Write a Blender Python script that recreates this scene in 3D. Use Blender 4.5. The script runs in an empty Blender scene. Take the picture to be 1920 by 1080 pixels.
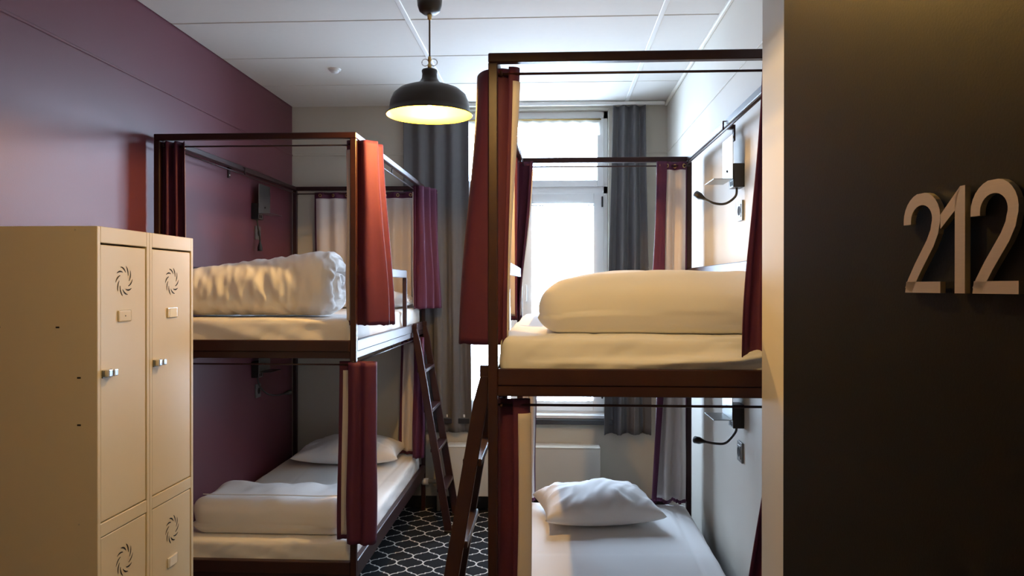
import bpy, bmesh, math, random
from mathutils import Vector, Matrix, noise
random.seed(4)
PI = math.pi
sc = bpy.context.scene
C = sc.collection

# ------------------------------------------------------------------ camera
cam_d = bpy.data.cameras.new('camera'); cam = bpy.data.objects.new('camera', cam_d); C.objects.link(cam)
cam_d.sensor_width = 36.0; cam_d.lens = 1440.36 / 1920 * 36.0
cam_d.clip_start = 0.02; cam_d.clip_end = 200
CAMH = 1.6679
cam.rotation_mode = 'XYZ'
cam.matrix_world = Matrix.Translation((0, 0, CAMH)) @ Matrix.Rotation(0.0528, 4, 'Z') @ Matrix.Rotation(PI/2 - 0.0029, 4, 'X') @ Matrix.Rotation(0.0005, 4, 'Z')
sc.camera = cam

# ------------------------------------------------------------------ light, exposure
EXPOSURE = 0.10
SKY = 32.0
LAMP_W = 52.0          # pendant in the room
LAMP2_W = 31.0         # pendant by the entrance
WARM = (1.0, 0.58, 0.18)
WARM2 = (1.0, 0.66, 0.24)
w = bpy.data.worlds.new('sky'); sc.world = w; w.use_nodes = True
bg = w.node_tree.nodes['Background']; bg.inputs[0].default_value = (0.61, 0.755, 1.0, 1); bg.inputs[1].default_value = SKY
sc.view_settings.view_transform = 'Standard'; sc.view_settings.look = 'None'
sc.view_settings.exposure = EXPOSURE; sc.view_settings.gamma = 1.0; sc.view_settings.use_curve_mapping = False
try:
    sc.cycles.use_denoising = True
    sc.cycles.max_bounces = 10; sc.cycles.diffuse_bounces = 6; sc.cycles.transparent_max_bounces = 12
    sc.cycles.sample_clamp_indirect = 6.0
except Exception: pass
# the window opening guides sampling of the sky (a portal gives off no light of its own)
pl = bpy.data.lights.new('window_portal', 'AREA'); pl.shape = 'RECTANGLE'; pl.size = 1.30; pl.size_y = 2.30
pl.cycles.is_portal = True
po = bpy.data.objects.new('window_portal', pl); C.objects.link(po); po.location = (-0.24, 5.93, 1.83); po.rotation_euler = (-PI/2, 0, 0)

# ------------------------------------------------------------------ room measures
XL, XR, YB, ZC = -1.974, 0.846, 5.734, 3.02
YF = 0.20                        # entrance wall
PX, PY = 0.6155, 2.30             # corner of the wet room's wall
WX0, WX1, WZ0, WZ1 = -0.89, 0.415, 0.68, 2.985
ZSEAM = 2.655

# ------------------------------------------------------------------ materials
def mat(name, col, rough=0.6, metal=0.0, spec=0.5, bump=0.0, bscale=60.0, var=0.0, vscale=6.0, sheen=0.0, stretch=None, coat=0.0):
    m = bpy.data.materials.new(name); m.use_nodes = True
    nt = m.node_tree; N = nt.nodes; L = nt.links; p = N['Principled BSDF']
    p.inputs['Base Color'].default_value = (*col, 1); p.inputs['Roughness'].default_value = rough
    p.inputs['Metallic'].default_value = metal; p.inputs['Specular IOR Level'].default_value = spec
    p.inputs['Sheen Weight'].default_value = sheen
    p.inputs['Coat Weight'].default_value = coat
    tc = N.new('ShaderNodeTexCoord'); src = tc.outputs['Object']
    if stretch:
        mp = N.new('ShaderNodeMapping'); mp.inputs['Scale'].default_value = stretch; L.new(src, mp.inputs[0]); src = mp.outputs[0]
    if var:
        n = N.new('ShaderNodeTexNoise'); n.inputs['Scale'].default_value = vscale; n.inputs['Detail'].default_value = 4; L.new(src, n.inputs['Vector'])
        mx = N.new('ShaderNodeMix'); mx.data_type = 'RGBA'
        mx.inputs[6].default_value = (*[c*(1-var) for c in col], 1); mx.inputs[7].default_value = (*[min(1, c*(1+var)) for c in col], 1)
        L.new(n.outputs[0], mx.inputs[0]); L.new(mx.outputs[2], p.inputs['Base Color'])
    if bump:
        n = N.new('ShaderNodeTexNoise'); n.inputs['Scale'].default_value = bscale; n.inputs['Detail'].default_value = 3; L.new(src, n.inputs['Vector'])
        b = N.new('ShaderNodeBump'); b.inputs['Strength'].default_value = bump; b.inputs['Distance'].default_value = 0.004
        L.new(n.outputs[0], b.inputs['Height']); L.new(b.outputs[0], p.inputs['Normal'])
    return m

def emit(name, col, s):
    m = bpy.data.materials.new(name); m.use_nodes = True; p = m.node_tree.nodes['Principled BSDF']
    p.inputs['Base Color'].default_value = (*col, 1); p.inputs['Emission Color'].default_value = (*col, 1); p.inputs['Emission Strength'].default_value = s
    return m

M = {}
M['burgundy_wall'] = mat('burgundy_wall', (0.130, 0.034, 0.052), 0.40, bump=0.05, bscale=220, var=0.05, vscale=2)
M['grey_wall'] = mat('grey_wall', (0.52, 0.49, 0.42), 0.7, bump=0.05, bscale=200, var=0.03)
M['cream_wall'] = mat('cream_wall', (0.74, 0.71, 0.63), 0.55, bump=0.05, bscale=200, var=0.02)
M['entrance_wall'] = mat('entrance_wall', (0.70, 0.64, 0.53), 0.6, bump=0.04, bscale=200, var=0.02)
M['ceiling_tile'] = mat('ceiling_tile', (0.69, 0.67, 0.63), 0.85, bump=0.15, bscale=420, var=0.02, vscale=30)
M['ceiling_void'] = mat('ceiling_void', (0.30, 0.29, 0.28), 0.9)
M['white_bar'] = mat('white_bar', (0.80, 0.80, 0.78), 0.45)
M['black_base'] = mat('black_base', (0.012, 0.012, 0.014), 0.45)
M['bed_metal'] = mat('bed_metal', (0.030, 0.0105, 0.0115), 0.38, spec=0.32, bump=0.04, bscale=500, var=0.08, vscale=12)
M['sheet'] = mat('sheet', (0.84, 0.83, 0.82), 0.8, bump=0.12, bscale=14, sheen=0.1)
M['duvet'] = mat('duvet', (0.83, 0.81, 0.79), 0.75, bump=0.25, bscale=18, sheen=0.1)
M['pillow'] = mat('pillow', (0.83, 0.81, 0.80), 0.75, bump=0.2, bscale=20, sheen=0.1)
M['burgundy_cloth'] = mat('burgundy_cloth', (0.088, 0.020, 0.054), 0.6, spec=0.25, bump=0.25, bscale=900, var=0.08, vscale=20)
M['lining_cloth'] = mat('lining_cloth', (0.63, 0.575, 0.555), 0.8, bump=0.2, bscale=900)
M['grey_cloth'] = mat('grey_cloth', (0.135, 0.132, 0.138), 0.8, bump=0.25, bscale=800, var=0.06, vscale=25, spec=0.2)
M['locker'] = mat('locker', (0.66, 0.57, 0.39), 0.42, bump=0.05, bscale=500, var=0.02)
M['dark_hole'] = mat('dark_hole', (0.008, 0.006, 0.005), 0.8)
M['chrome'] = mat('chrome', (0.72, 0.74, 0.76), 0.2, metal=1.0, bump=0.02)
M['clear_plastic'] = mat('clear_plastic', (0.75, 0.68, 0.55), 0.12, bump=0.02)
M['card'] = mat('card', (0.82, 0.78, 0.66), 0.6, var=0.02)
M['lamp_black'] = mat('lamp_black', (0.020, 0.017, 0.014), 0.38, var=0.1)
M['lamp_inside'] = mat('lamp_inside', (0.85, 0.60, 0.07), 0.5, var=0.02)
M['brass'] = mat('brass', (0.60, 0.42, 0.16), 0.3, metal=1.0, var=0.05)
M['cord'] = mat('cord', (0.10, 0.075, 0.05), 0.8, var=0.1)
M['bulb'] = emit('bulb', (1.0, 0.72, 0.38), 40.0)
M['plate_metal'] = mat('plate_metal', (0.26, 0.28, 0.28), 0.32, metal=1.0, bump=0.03, bscale=400)
M['black_plastic'] = mat('black_plastic', (0.012, 0.012, 0.012), 0.4, var=0.1)
M['socket_grey'] = mat('socket_grey', (0.22, 0.23, 0.23), 0.35, metal=0.6, var=0.04)
M['door_black'] = mat('door_black', (0.006, 0.0052, 0.0048), 0.45, spec=0.16, bump=0.04, bscale=300, var=0.15, vscale=4)
M['number_metal'] = mat('number_metal', (0.66, 0.57, 0.46), 0.42, metal=1.0, bump=0.1, bscale=500, stretch=(1, 1, 14), var=0.06, vscale=60)
M['pvc'] = mat('pvc', (0.80, 0.82, 0.83), 0.35, var=0.01)
M['radiator_white'] = mat('radiator_white', (0.66, 0.64, 0.58), 0.4, var=0.02)
M['pipe'] = mat('pipe', (0.50, 0.44, 0.33), 0.45, var=0.06)
M['stone_sill'] = mat('stone_sill', (0.03, 0.03, 0.034), 0.3, var=0.2, vscale=40)
M['facade'] = mat('facade', (0.75, 0.76, 0.76), 0.9, var=0.05)

def sheer(name, a):
    m = bpy.data.materials.new(name); m.use_nodes = True; nt = m.node_tree; N = nt.nodes; L = nt.links; N.clear()
    o = N.new('ShaderNodeOutputMaterial'); tr = N.new('ShaderNodeBsdfTransparent'); tl = N.new('ShaderNodeBsdfTranslucent'); df = N.new('ShaderNodeBsdfDiffuse')
    tl.inputs[0].default_value = (0.90, 0.88, 0.80, 1); df.inputs[0].default_value = (0.86, 0.84, 0.76, 1)
    tc = N.new('ShaderNodeTexCoord'); wv = N.new('ShaderNodeTexNoise'); wv.inputs['Scale'].default_value = 260; L.new(tc.outputs['Object'], wv.inputs['Vector'])
    mr = N.new('ShaderNodeMapRange'); mr.inputs[3].default_value = a-0.12; mr.inputs[4].default_value = a+0.12; L.new(wv.outputs[0], mr.inputs[0])
    m1 = N.new('ShaderNodeMixShader'); m1.inputs[0].default_value = 0.35; L.new(tl.outputs[0], m1.inputs[1]); L.new(df.outputs[0], m1.inputs[2])
    m2 = N.new('ShaderNodeMixShader'); L.new(mr.outputs[0], m2.inputs[0]); L.new(tr.outputs[0], m2.inputs[1]); L.new(m1.outputs[0], m2.inputs[2]); L.new(m2.outputs[0], o.inputs[0])
    return m
M['sheer'] = sheer('sheer', 0.5)
M['sheer_blind'] = sheer('sheer_blind', 0.62)
def glass():
    m = bpy.data.materials.new('window_glass'); m.use_nodes = True; nt = m.node_tree; N = nt.nodes; L = nt.links; N.clear()
    o = N.new('ShaderNodeOutputMaterial'); tr = N.new('ShaderNodeBsdfTransparent'); g = N.new('ShaderNodeBsdfGlossy'); g.inputs['Roughness'].default_value = 0.02
    tr.inputs[0].default_value = (0.96, 0.98, 0.98, 1)
    f = N.new('ShaderNodeFresnel'); f.inputs[0].default_value = 1.2
    m2 = N.new('ShaderNodeMixShader'); L.new(f.outputs[0], m2.inputs[0]); L.new(tr.outputs[0], m2.inputs[1]); L.new(g.outputs[0], m2.inputs[2]); L.new(m2.outputs[0], o.inputs[0])
    return m
M['glass'] = glass()

def carpet():
    """black carpet with a white lantern trellis: cells 0.155 x 0.22, each border an arc with a small nick half way"""
    m = bpy.data.materials.new('trellis_carpet'); m.use_nodes = True; nt = m.node_tree; N = nt.nodes; L = nt.links; p = N['Principled BSDF']
    A, B = 0.0803, 0.1093
    OX, OY = CARPET_O
    tc = N.new('ShaderNodeTexCoord'); sp = N.new('ShaderNodeSeparateXYZ'); L.new(tc.outputs['Object'], sp.inputs[0])
    def mth(op, a, b=None, c=None):
        n = N.new('ShaderNodeMath'); n.operation = op
        for i, v in enumerate((a, b, c)):
            if v is None: continue
            if isinstance(v, (int, float)): n.inputs[i].default_value = v
            else: L.new(v, n.inputs[i])
        return n.outputs[0]
    def fold(s, o, h):            # |x/h| folded to a triangle wave 0..1 with period 2
        x = mth('DIVIDE', mth('SUBTRACT', s, o), h)
        return mth('PINGPONG', x, 1.0)
    u = fold(sp.outputs[0], OX, A); v = fold(sp.outputs[1], OY, B)
    # point symmetry about (.5,.5): use the half with u>.5
    far = mth('GREATER_THAN', 0.5, u)
    u2 = mth('ADD', mth('MULTIPLY', far, mth('SUBTRACT', 1.0, u)), mth('MULTIPLY', mth('SUBTRACT', 1.0, far), u))
    v2 = mth('ADD', mth('MULTIPLY', far, mth('SUBTRACT', 1.0, v)), mth('MULTIPLY', mth('SUBTRACT', 1.0, far), v))
    t = mth('MULTIPLY', mth('SUBTRACT', u2, 0.5), 2.0)
    K = 0.440
    q = mth('DIVIDE', v2, K)
    e = mth('SQRT', mth('ADD', mth('MULTIPLY', t, t), mth('MULTIPLY', q, q)))
    g = mth('DIVIDE', mth('SQRT', mth('ADD', mth('MULTIPLY', mth('DIVIDE', t, A/2), mth('DIVIDE', t, A/2)), mth('MULTIPLY', mth('DIVIDE', q, K*B), mth('DIVIDE', q, K*B)))), mth('MAXIMUM', e, 0.05))
    d1 = mth('DIVIDE', mth('ABSOLUTE', mth('SUBTRACT', e, 1.0)), mth('MAXIMUM', g, 1.0))
    # the nick: a short step at u=.5 between v=.43 and v=.57
    du = mth('MULTIPLY', mth('ABSOLUTE', mth('SUBTRACT', u, 0.5)), A)
    dv = mth('MULTIPLY', mth('MAXIMUM', mth('SUBTRACT', mth('ABSOLUTE', mth('SUBTRACT', v, 0.5)), 0.065), 0.0), B)
    d2 = mth('SQRT', mth('ADD', mth('MULTIPLY', du, du), mth('MULTIPLY', dv, dv)))
    d = mth('MINIMUM', d1, d2)
    n = N.new('ShaderNodeTexNoise'); n.inputs['Scale'].default_value = 300; n.inputs['Detail'].default_value = 2; L.new(tc.outputs['Object'], n.inputs['Vector'])
    dd = mth('ADD', d, mth('MULTIPLY', mth('SUBTRACT', n.outputs[0], 0.5), 0.0022))
    mr = N.new('ShaderNodeMapRange'); mr.inputs[1].default_value = 0.0034; mr.inputs[2].default_value = 0.0050; mr.inputs[3].default_value = 1; mr.inputs[4].default_value = 0; L.new(dd, mr.inputs[0])
    mx = N.new('ShaderNodeMix'); mx.data_type = 'RGBA'; mx.inputs[6].default_value = (0.016, 0.017, 0.020, 1); mx.inputs[7].default_value = (0.62, 0.60, 0.56, 1)
    L.new(mr.outputs[0], mx.inputs[0]); L.new(mx.outputs[2], p.inputs['Base Color']); p.inputs['Roughness'].default_value = 0.95; p.inputs['Specular IOR Level'].default_value = 0.1
    b = N.new('ShaderNodeBump'); b.inputs['Strength'].default_value = 0.4; b.inputs['Distance'].default_value = 0.003; L.new(n.outputs[0], b.inputs['Height']); L.new(b.outputs[0], p.inputs['Normal'])
    return m
CARPET_O = (-1.0183, 5.0200)
M['carpet'] = carpet()

# ------------------------------------------------------------------ helpers
def link(o, parent=None):
    C.objects.link(o)
    if parent is not None: o.parent = parent
    return o
def mesh(name, verts, faces, m, parent=None, smooth=False, loc=None):
    me = bpy.data.meshes.new(name); me.from_pydata([tuple(v) for v in verts], [], faces); me.update()
    if m: me.materials.append(M[m] if isinstance(m, str) else m)
    if smooth: me.polygons.foreach_set('use_smooth', [True]*len(me.polygons))
    o = bpy.data.objects.new(name, me); link(o, parent)
    if loc: o.location = loc
    return o
def from_bm(name, bm, m, parent=None, smooth=False, loc=None):
    bmesh.ops.recalc_face_normals(bm, faces=bm.faces[:])
    me = bpy.data.meshes.new(name); bm.to_mesh(me); bm.free(); me.materials.append(M[m])
    if smooth: me.polygons.foreach_set('use_smooth', [True]*len(me.polygons))
    o = bpy.data.objects.new(name, me); link(o, parent)
    if loc: o.location = loc
    return o
def bbox(bm, x0, x1, y0, y1, z0, z1, bev=0.0, seg=1):
    r = bmesh.ops.create_cube(bm, size=1.0)
    vs = r['verts']
    for v in vs:
        v.co = ((x0+x1)/2 + v.co.x*(x1-x0), (y0+y1)/2 + v.co.y*(y1-y0), (z0+z1)/2 + v.co.z*(z1-z0))
    if bev:
        es = list({e for v in vs for e in v.link_edges})
        bmesh.ops.bevel(bm, geom=es, offset=bev, segments=seg, affect='EDGES', profile=0.5)
def box(name, x0, x1, y0, y1, z0, z1, m, parent=None, bev=0.0, seg=1, loc=None):
    bm = bmesh.new(); bbox(bm, x0, x1, y0, y1, z0, z1, bev, seg); return from_bm(name, bm, m, parent, loc=loc)
def tube_vf(pts, r, n=10, caps=True):
    pts = [Vector(p) for p in pts]; V = []; F = []
    for i, p in enumerate(pts):
        t = (pts[min(i+1, len(pts)-1)] - pts[max(i-1, 0)]).normalized()
        a = t.orthogonal().normalized() if i == 0 else (pa - t*pa.dot(t)).normalized()
        pa = a; b = t.cross(a); rr = r[i] if isinstance(r, (list, tuple)) else r
        for k in range(n):
            th = 2*PI*k/n; V.append(p + (a*math.cos(th)+b*math.sin(th))*rr)
    for i in range(len(pts)-1):
        for k in range(n):
            F.append((i*n+k, i*n+(k+1) % n, (i+1)*n+(k+1) % n, (i+1)*n+k))
    if caps: F.append(tuple(range(n))[::-1]); F.append(tuple((len(pts)-1)*n+k for k in range(n)))
    return V, F
def tube(name, pts, r, m, parent=None, n=10):
    V, F = tube_vf(pts, r, n); return mesh(name, V, F, m, parent, smooth=True)
def lathe(name, prof, m, parent=None, n=40, loc=None):
    V = []; F = []
    for r, z in prof:
        for k in range(n): V.append((r*math.cos(2*PI*k/n), r*math.sin(2*PI*k/n), z))
    for i in range(len(prof)-1):
        for k in range(n): F.append((i*n+k, i*n+(k+1) % n, (i+1)*n+(k+1) % n, (i+1)*n+k))
    return mesh(name, V, F, m, parent, smooth=True, loc=loc)
def spline(P, n):
    """Catmull-Rom through 2-D control points, n samples evenly spaced by length"""
    P = [Vector(p) for p in P]; Q = [P[0]*2-P[1]] + P + [P[-1]*2-P[-2]]; out = []
    for i in range(1, len(Q)-2):
        for k in range(12):
            t = k/12; a, b, c, d = Q[i-1], Q[i], Q[i+1], Q[i+2]
            out.append(0.5*((2*b)+(c-a)*t+(2*a-5*b+4*c-d)*t*t+(3*b-a-3*c+d)*t**3))
    out.append(P[-1]); s = [0]
    for i in range(1, len(out)): s.append(s[-1]+(out[i]-out[i-1]).length)
    R = []; j = 0
    for k in range(n):
        x = s[-1]*k/(n-1)
        while j < len(s)-2 and s[j+1] < x: j += 1
        f = (x-s[j])/max(1e-9, s[j+1]-s[j]); R.append(out[j].lerp(out[j+1], min(1, max(0, f))))
    return R
def tag(o, label, cat, group=None):
    o['label'] = label; o['category'] = cat
    if group: o['group'] = group
    return o
def struct(o): o['kind'] = 'structure'; return o
def thing(name, label, cat, loc=(0, 0, 0), rz=0, group=None):
    o = bpy.data.objects.new(name, None); o.empty_display_size = 0.1; C.objects.link(o); o.location = loc; o.rotation_euler = (0, 0, rz)
    return tag(o, label, cat, group)
def copy_tree(o, parent=None):
    c = o.copy(); C.objects.link(c)
    if parent is not None: c.parent = parent
    for ch in list(o.children): copy_tree(ch, c)
    return c
def nz(x, y, z): return noise.noise((x, y, z))

# ------------------------------------------------------------------ the setting
fl = struct(mesh('floor', [(XL-.1, -1.6, 0), (XR+.1, -1.6, 0), (XR+.1, YB+.1, 0), (XL-.1, YB+.1, 0)], [(0, 1, 2, 3)], 'carpet'))
struct(box('wall_left', XL-.12, XL, -1.6, YB+.25, 0, ZC+.12, 'burgundy_wall'))
struct(box('wall_right', XR, XR+.12, PY-.1, YB+.25, 0, ZC+.12, 'cream_wall'))
bm = bmesh.new()
for a in ((XL, WX0, 0, ZC+.12), (WX1, XR, 0, ZC+.12), (WX0, WX1, 0, WZ0-.04), (WX0, WX1, WZ1, ZC+.12)):
    bbox(bm, a[0], a[1], YB, YB+.25, a[2], a[3])
struct(from_bm('wall_back', bm, 'grey_wall'))
struct(box('wall_partition', PX, XR+.12, YF, PY, 0, ZC+.1, 'entrance_wall', bev=0.004))
bm = bmesh.new()       # entrance wall with its doorway
for a in ((XL, -.50, 0, ZC+.1), (.475, PX, 0, ZC+.1), (-.50, .475, 2.16, ZC+.1)): bbox(bm, a[0], a[1], YF-.1, YF, a[2], a[3])
struct(from_bm('wall_front', bm, 'entrance_wall'))
struct(box('wall_corridor', XL-.12, XR+.12, -1.72, -1.6, 0, ZC+.1, 'entrance_wall'))
struct(box('wall_corridor_side', PX, XR+.12, -1.6, YF-.1, 0, ZC+.1, 'entrance_wall'))
ce = struct(box('ceiling', XL-.12, XR+.12, -1.72, YB+.25, ZC+.014, ZC+.12, 'ceiling_void'))
# ceiling tiles: 1.25 x 0.62 panels between white bars that run towards the window
xs = [XL, -0.735, 0.540, XR]; DY = 0.6215; ys = [YB - 0.62*k for k in range(0, 12)]
tile_me = None
for i in range(3):
    for j in range(11):
        y1, y0 = ys[j], ys[j+1]
        if y0 < -1.6: continue
        x0, x1 = xs[i]+.004, xs[i+1]-.004
        bm = bmesh.new(); bbox(bm, x0, x1, y0+.004, y1-.004, ZC, ZC+.016, 0.004)
        t = from_bm('ceiling_tile', bm, 'ceiling_tile', ce)
for x in (-0.735, 0.540): box('ceiling_bar', x-.0125, x+.0125, -1.5, YB, ZC-.006, ZC+.012, 'white_bar', ce, bev=.002)
# cornice along the right wall, wall seams, baseboards
struct(box('trim_1', XR-.022, XR, PY, YB, ZC-.022, ZC+.002, 'cream_wall', bev=.006))
struct(box('trim_2', XL, XL+.006, YF, YB, ZSEAM-.006, ZSEAM+.006, 'burgundy_wall', bev=.002))
struct(box('trim_3', XR-.006, XR, PY, YB, ZSEAM-.006, ZSEAM+.006, 'cream_wall', bev=.002))
bm = bmesh.new()
bbox(bm, XL+.006, WX0-.02, YB-.006, YB, ZSEAM-.006, ZSEAM+.006, .002); bbox(bm, WX1+.02, XR-.006, YB-.006, YB, ZSEAM-.006, ZSEAM+.006, .002)
struct(from_bm('trim_4', bm, 'grey_wall'))
struct(box('baseboard_back', XL, XR, YB-.014, YB, 0, .09, 'black_base', bev=.003))
struct(box('baseboard_left', XL, XL+.014, YF, YB-.014, 0, .09, 'black_base', bev=.003))
struct(box('baseboard_right', XR-.014, XR, PY, YB-.014, 0, .09, 'black_base', bev=.003))

# window
FY0, FY1 = YB+.09, YB+.15
win = struct(bpy.data.objects.new('window_1', None)); C.objects.link(win); win.location = (-.2375, YB+.12, WZ0)
def wbox(name, x0, x1, y0, y1, z0, z1, m, par=win, bev=.004): return box(name, x0+.2375, x1+.2375, y0-YB-.12, y1-YB-.12, z0-WZ0, z1-WZ0, m, par, bev)
XM = -.2375
bm = bmesh.new()
def wb(x0, x1, z0, z1, y0=FY0, y1=FY1, bev=.004): bbox(bm, x0+.2375, x1+.2375, y0-YB-.12, y1-YB-.12, z0-WZ0, z1-WZ0, bev)
wb(WX0, WX0+.035, WZ0, WZ1); wb(WX1-.035, WX1, WZ0, WZ1); wb(WX0, WX1, WZ0, WZ0+.05); wb(WX0, WX1, WZ1-.06, WZ1); wb(WX0, WX1, 2.36, 2.42)
fr = from_bm('window_frame', bm, 'pvc', win)
def sash(x0, x1, z0, z1, r, mid=None):
    global bm
    bm = bmesh.new()
    y0, y1 = FY0-.015, FY1-.01
    wb(x0, x0+r, z0, z1, y0, y1); wb(x1-r, x1, z0, z1, y0, y1); wb(x0+r, x1-r, z0, z0+r, y0, y1); wb(x0+r, x1-r, z1-r, z1, y0, y1)
    s = from_bm('sash', bm, 'pvc', win)
    wbox('pane', x0+r-.004, x1-r+.004, FY0+.02, FY0+.026, z0+r-.004, z1-r+.004, 'glass', s, 0)
    return s
sash(WX0+.03, XM-.003, WZ0+.045, 2.365, .078)
sr = sash(XM+.003, WX1-.03, WZ0+.045, 2.365, .078)
sash(WX0+.03, WX1-.03, 2.415, WZ1-.055, .05)
for z in (2.30, .86): wbox('hinge', WX1-.048, WX1-.036, FY0-.03, FY0-.012, z-.04, z+.04, 'black_plastic', sr, .003)
wbox('window_handle', XM+.03, XM+.045, FY0-.06, FY0-.045, 1.55, 1.68, 'pvc', sr, .004)
struct(box('trim_5', WX0-.03, WX1+.03, YB-.045, YB+.10, WZ0-.04, WZ0, 'stone_sill', bev=.004))
struct(box('trim_6', WX0+.002, WX1-.002, YB-.02, YB+.10, WZ0+.001, WZ0+.028, 'pvc', bev=.004))

# ------------------------------------------------------------------ bunk beds
BW, BL, ZT = 1.0, 2.036, 2.408
ZP0, ZP1 = 1.316, 1.404
def make_bed():
    t = thing('bunk_bed', '', 'bunk bed')
    P = .030
    for x in (0, BW-P):
        for y in (0, BL-P): box('post', x, x+P, y, y+P, 0, ZT-P, 'bed_metal', t, .003)
    for y in (0, BL-P): box('top_rail', 0, BW, y, y+P, ZT-P, ZT, 'bed_metal', t, .003)
    for x in (0, BW-P): box('top_rail', x, x+P, P, BL-P, ZT-P, ZT, 'bed_metal', t, .003)
    for (z0, z1, zl) in ((1.350, ZP1, ZP0), (.275, .335, .245)):
        for y in (0, BL-P):
            bm = bmesh.new(); bbox(bm, P, BW-P, y-(.006 if y == 0 else -.006), y+P, z0, z1, .003); bbox(bm, P, BW-P, y+.006, y+P-.004, zl, z0, .002)
            from_bm('platform_rail', bm, 'bed_metal', t)
        for x in (0, BW-P):
            bm = bmesh.new(); bbox(bm, x, x+P, P, BL-P, z0, z1, .003); bbox(bm, x+.004, x+P-.004, P, BL-P, zl, z0, .002)
            from_bm('platform_rail', bm, 'bed_metal', t)
        box('base_board', P, BW-P, P, BL-P, z0-.02, z0+.003, 'bed_metal', t)
    for z in (2.352, 1.283):
        for y in (.045, BL-.045): tube('curtain_rod', [(P*.5, y, z), (BW-P*.5, y, z)], .0042, 'bed_metal', t, 8)
        for x in (.040, BW-.040):
            r = tube('curtain_rod', [(x, P*.5, z), (x, BL-P*.5, z)], .0042, 'bed_metal', t, 8)
            tube('rod_hanger', [(x, BL*.5, z), (x, BL*.5, z+.045), (x+(.03 if x > .5 else -.03), BL*.5, z+.045)], .004, 'bed_metal', r, 8)
    # guard rails of the upper bunk: long flat bar at the wall, shorter one by the ladder
    box('guard_rail', .004, .026, P, BL-P, 1.718, 1.768, 'bed_metal', t, .003)
    box('guard_rail', BW-.026, BW-.004, P, 1.31, 1.718, 1.768, 'bed_metal', t, .003)
    for y in (1.285, ): box('guard_post', BW-.028, BW-.002, y, y+.026, ZP1-.01, 1.718, 'bed_metal', t, .003)
    b = bmesh.new(); bbox(b, -.030, -.022, .92, .95, ZT-.085, ZT-.01, .002); bbox(b, -.022, .004, .92, .95, ZT-.03, ZT-.004, .002)
    br = from_bm('wall_bracket', b, 'bed_metal', t)
    lathe('screw', [(0, .004), (.006, .0035), (.007, 0)], 'chrome', br, 12, loc=(-.0215, .935, ZT-.065)).rotation_euler = (0, PI/2, 0)
    for x, y in ((P*.5, -.0005), (BW-P*.5, -.0005)):
        s = lathe('bolt', [(0, .003), (.005, .0025), (.006, 0)], 'black_plastic', t, 12, loc=(x, y, 1.30)); s.rotation_euler = (PI/2, 0, 0)
    return t
bedL = make_bed(); bedL.location = (-1.944, 3.650, 0)
bedL['label'] = 'dark metal bunk bed with curtain frame against the burgundy left wall'; bedL['group'] = 'bunk beds'
bedR = copy_tree(bedL); bedR.location = (.795, 4.471, 0); bedR.rotation_euler = (0, 0, PI)
bedR['label'] = 'dark metal bunk bed with curtain frame against the cream right wall'

# ladders that lean on the open side of each bed
def make_ladder():
    t = thing('bunk_ladder', '', 'ladder')
    # local x points away from the bed, y along the bed; origin at the foot line below the bed side
    for y in (0.0, .40):
        pts = [(.245, .0, .026), (.028, 1.29, .023), (.015, 1.375, .013)]
        bm = bmesh.new(); ring = []
        for (x, z, d2) in pts:
            ring.append([bm.verts.new((x+dx, y+dy, z)) for dx, dy in ((-d2, 0), (d2, 0), (d2, .025), (-d2, .025))])
        for i in range(2):
            for k in range(4): bm.faces.new((ring[i][k], ring[i][(k+1) % 4], ring[i+1][(k+1) % 4], ring[i+1][k]))
        bm.faces.new(ring[0][::-1]); bm.faces.new(ring[2])
        bmesh.ops.bevel(bm, geom=bm.edges[:], offset=.002, segments=1, affect='EDGES')
        s = from_bm('stile', bm, 'bed_metal', t)
        box('hook', .0, .03, y+.004, y+.021, 1.372, 1.410, 'bed_metal', s, .002)
        box('foot_cap', .245-.030, .245+.030, y-.002, y+.027, 0, .018, 'black_plastic', s, .003)
    for z in (.28, .55, .82, 1.09):
        x = .245-.219*z/1.29
        box('tread', max(.004, x-.034), x+.028, .0255, .3995, z-.012, z+.012, 'bed_metal', t, .003)
    return t
ladL = make_ladder(); ladL.location = (-.944, 5.14, 0)
tag(ladL, 'dark purple bunk ladder leaning at the window end of the left bunk bed', 'ladder', 'bunk ladders')
ladR = copy_tree(ladL); ladR.location = (-.205, 2.895, 0); ladR.rotation_euler = (0, 0, PI)
ladR['label'] = 'dark brown bunk ladder leaning beside the near post of the right bunk bed'

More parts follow.
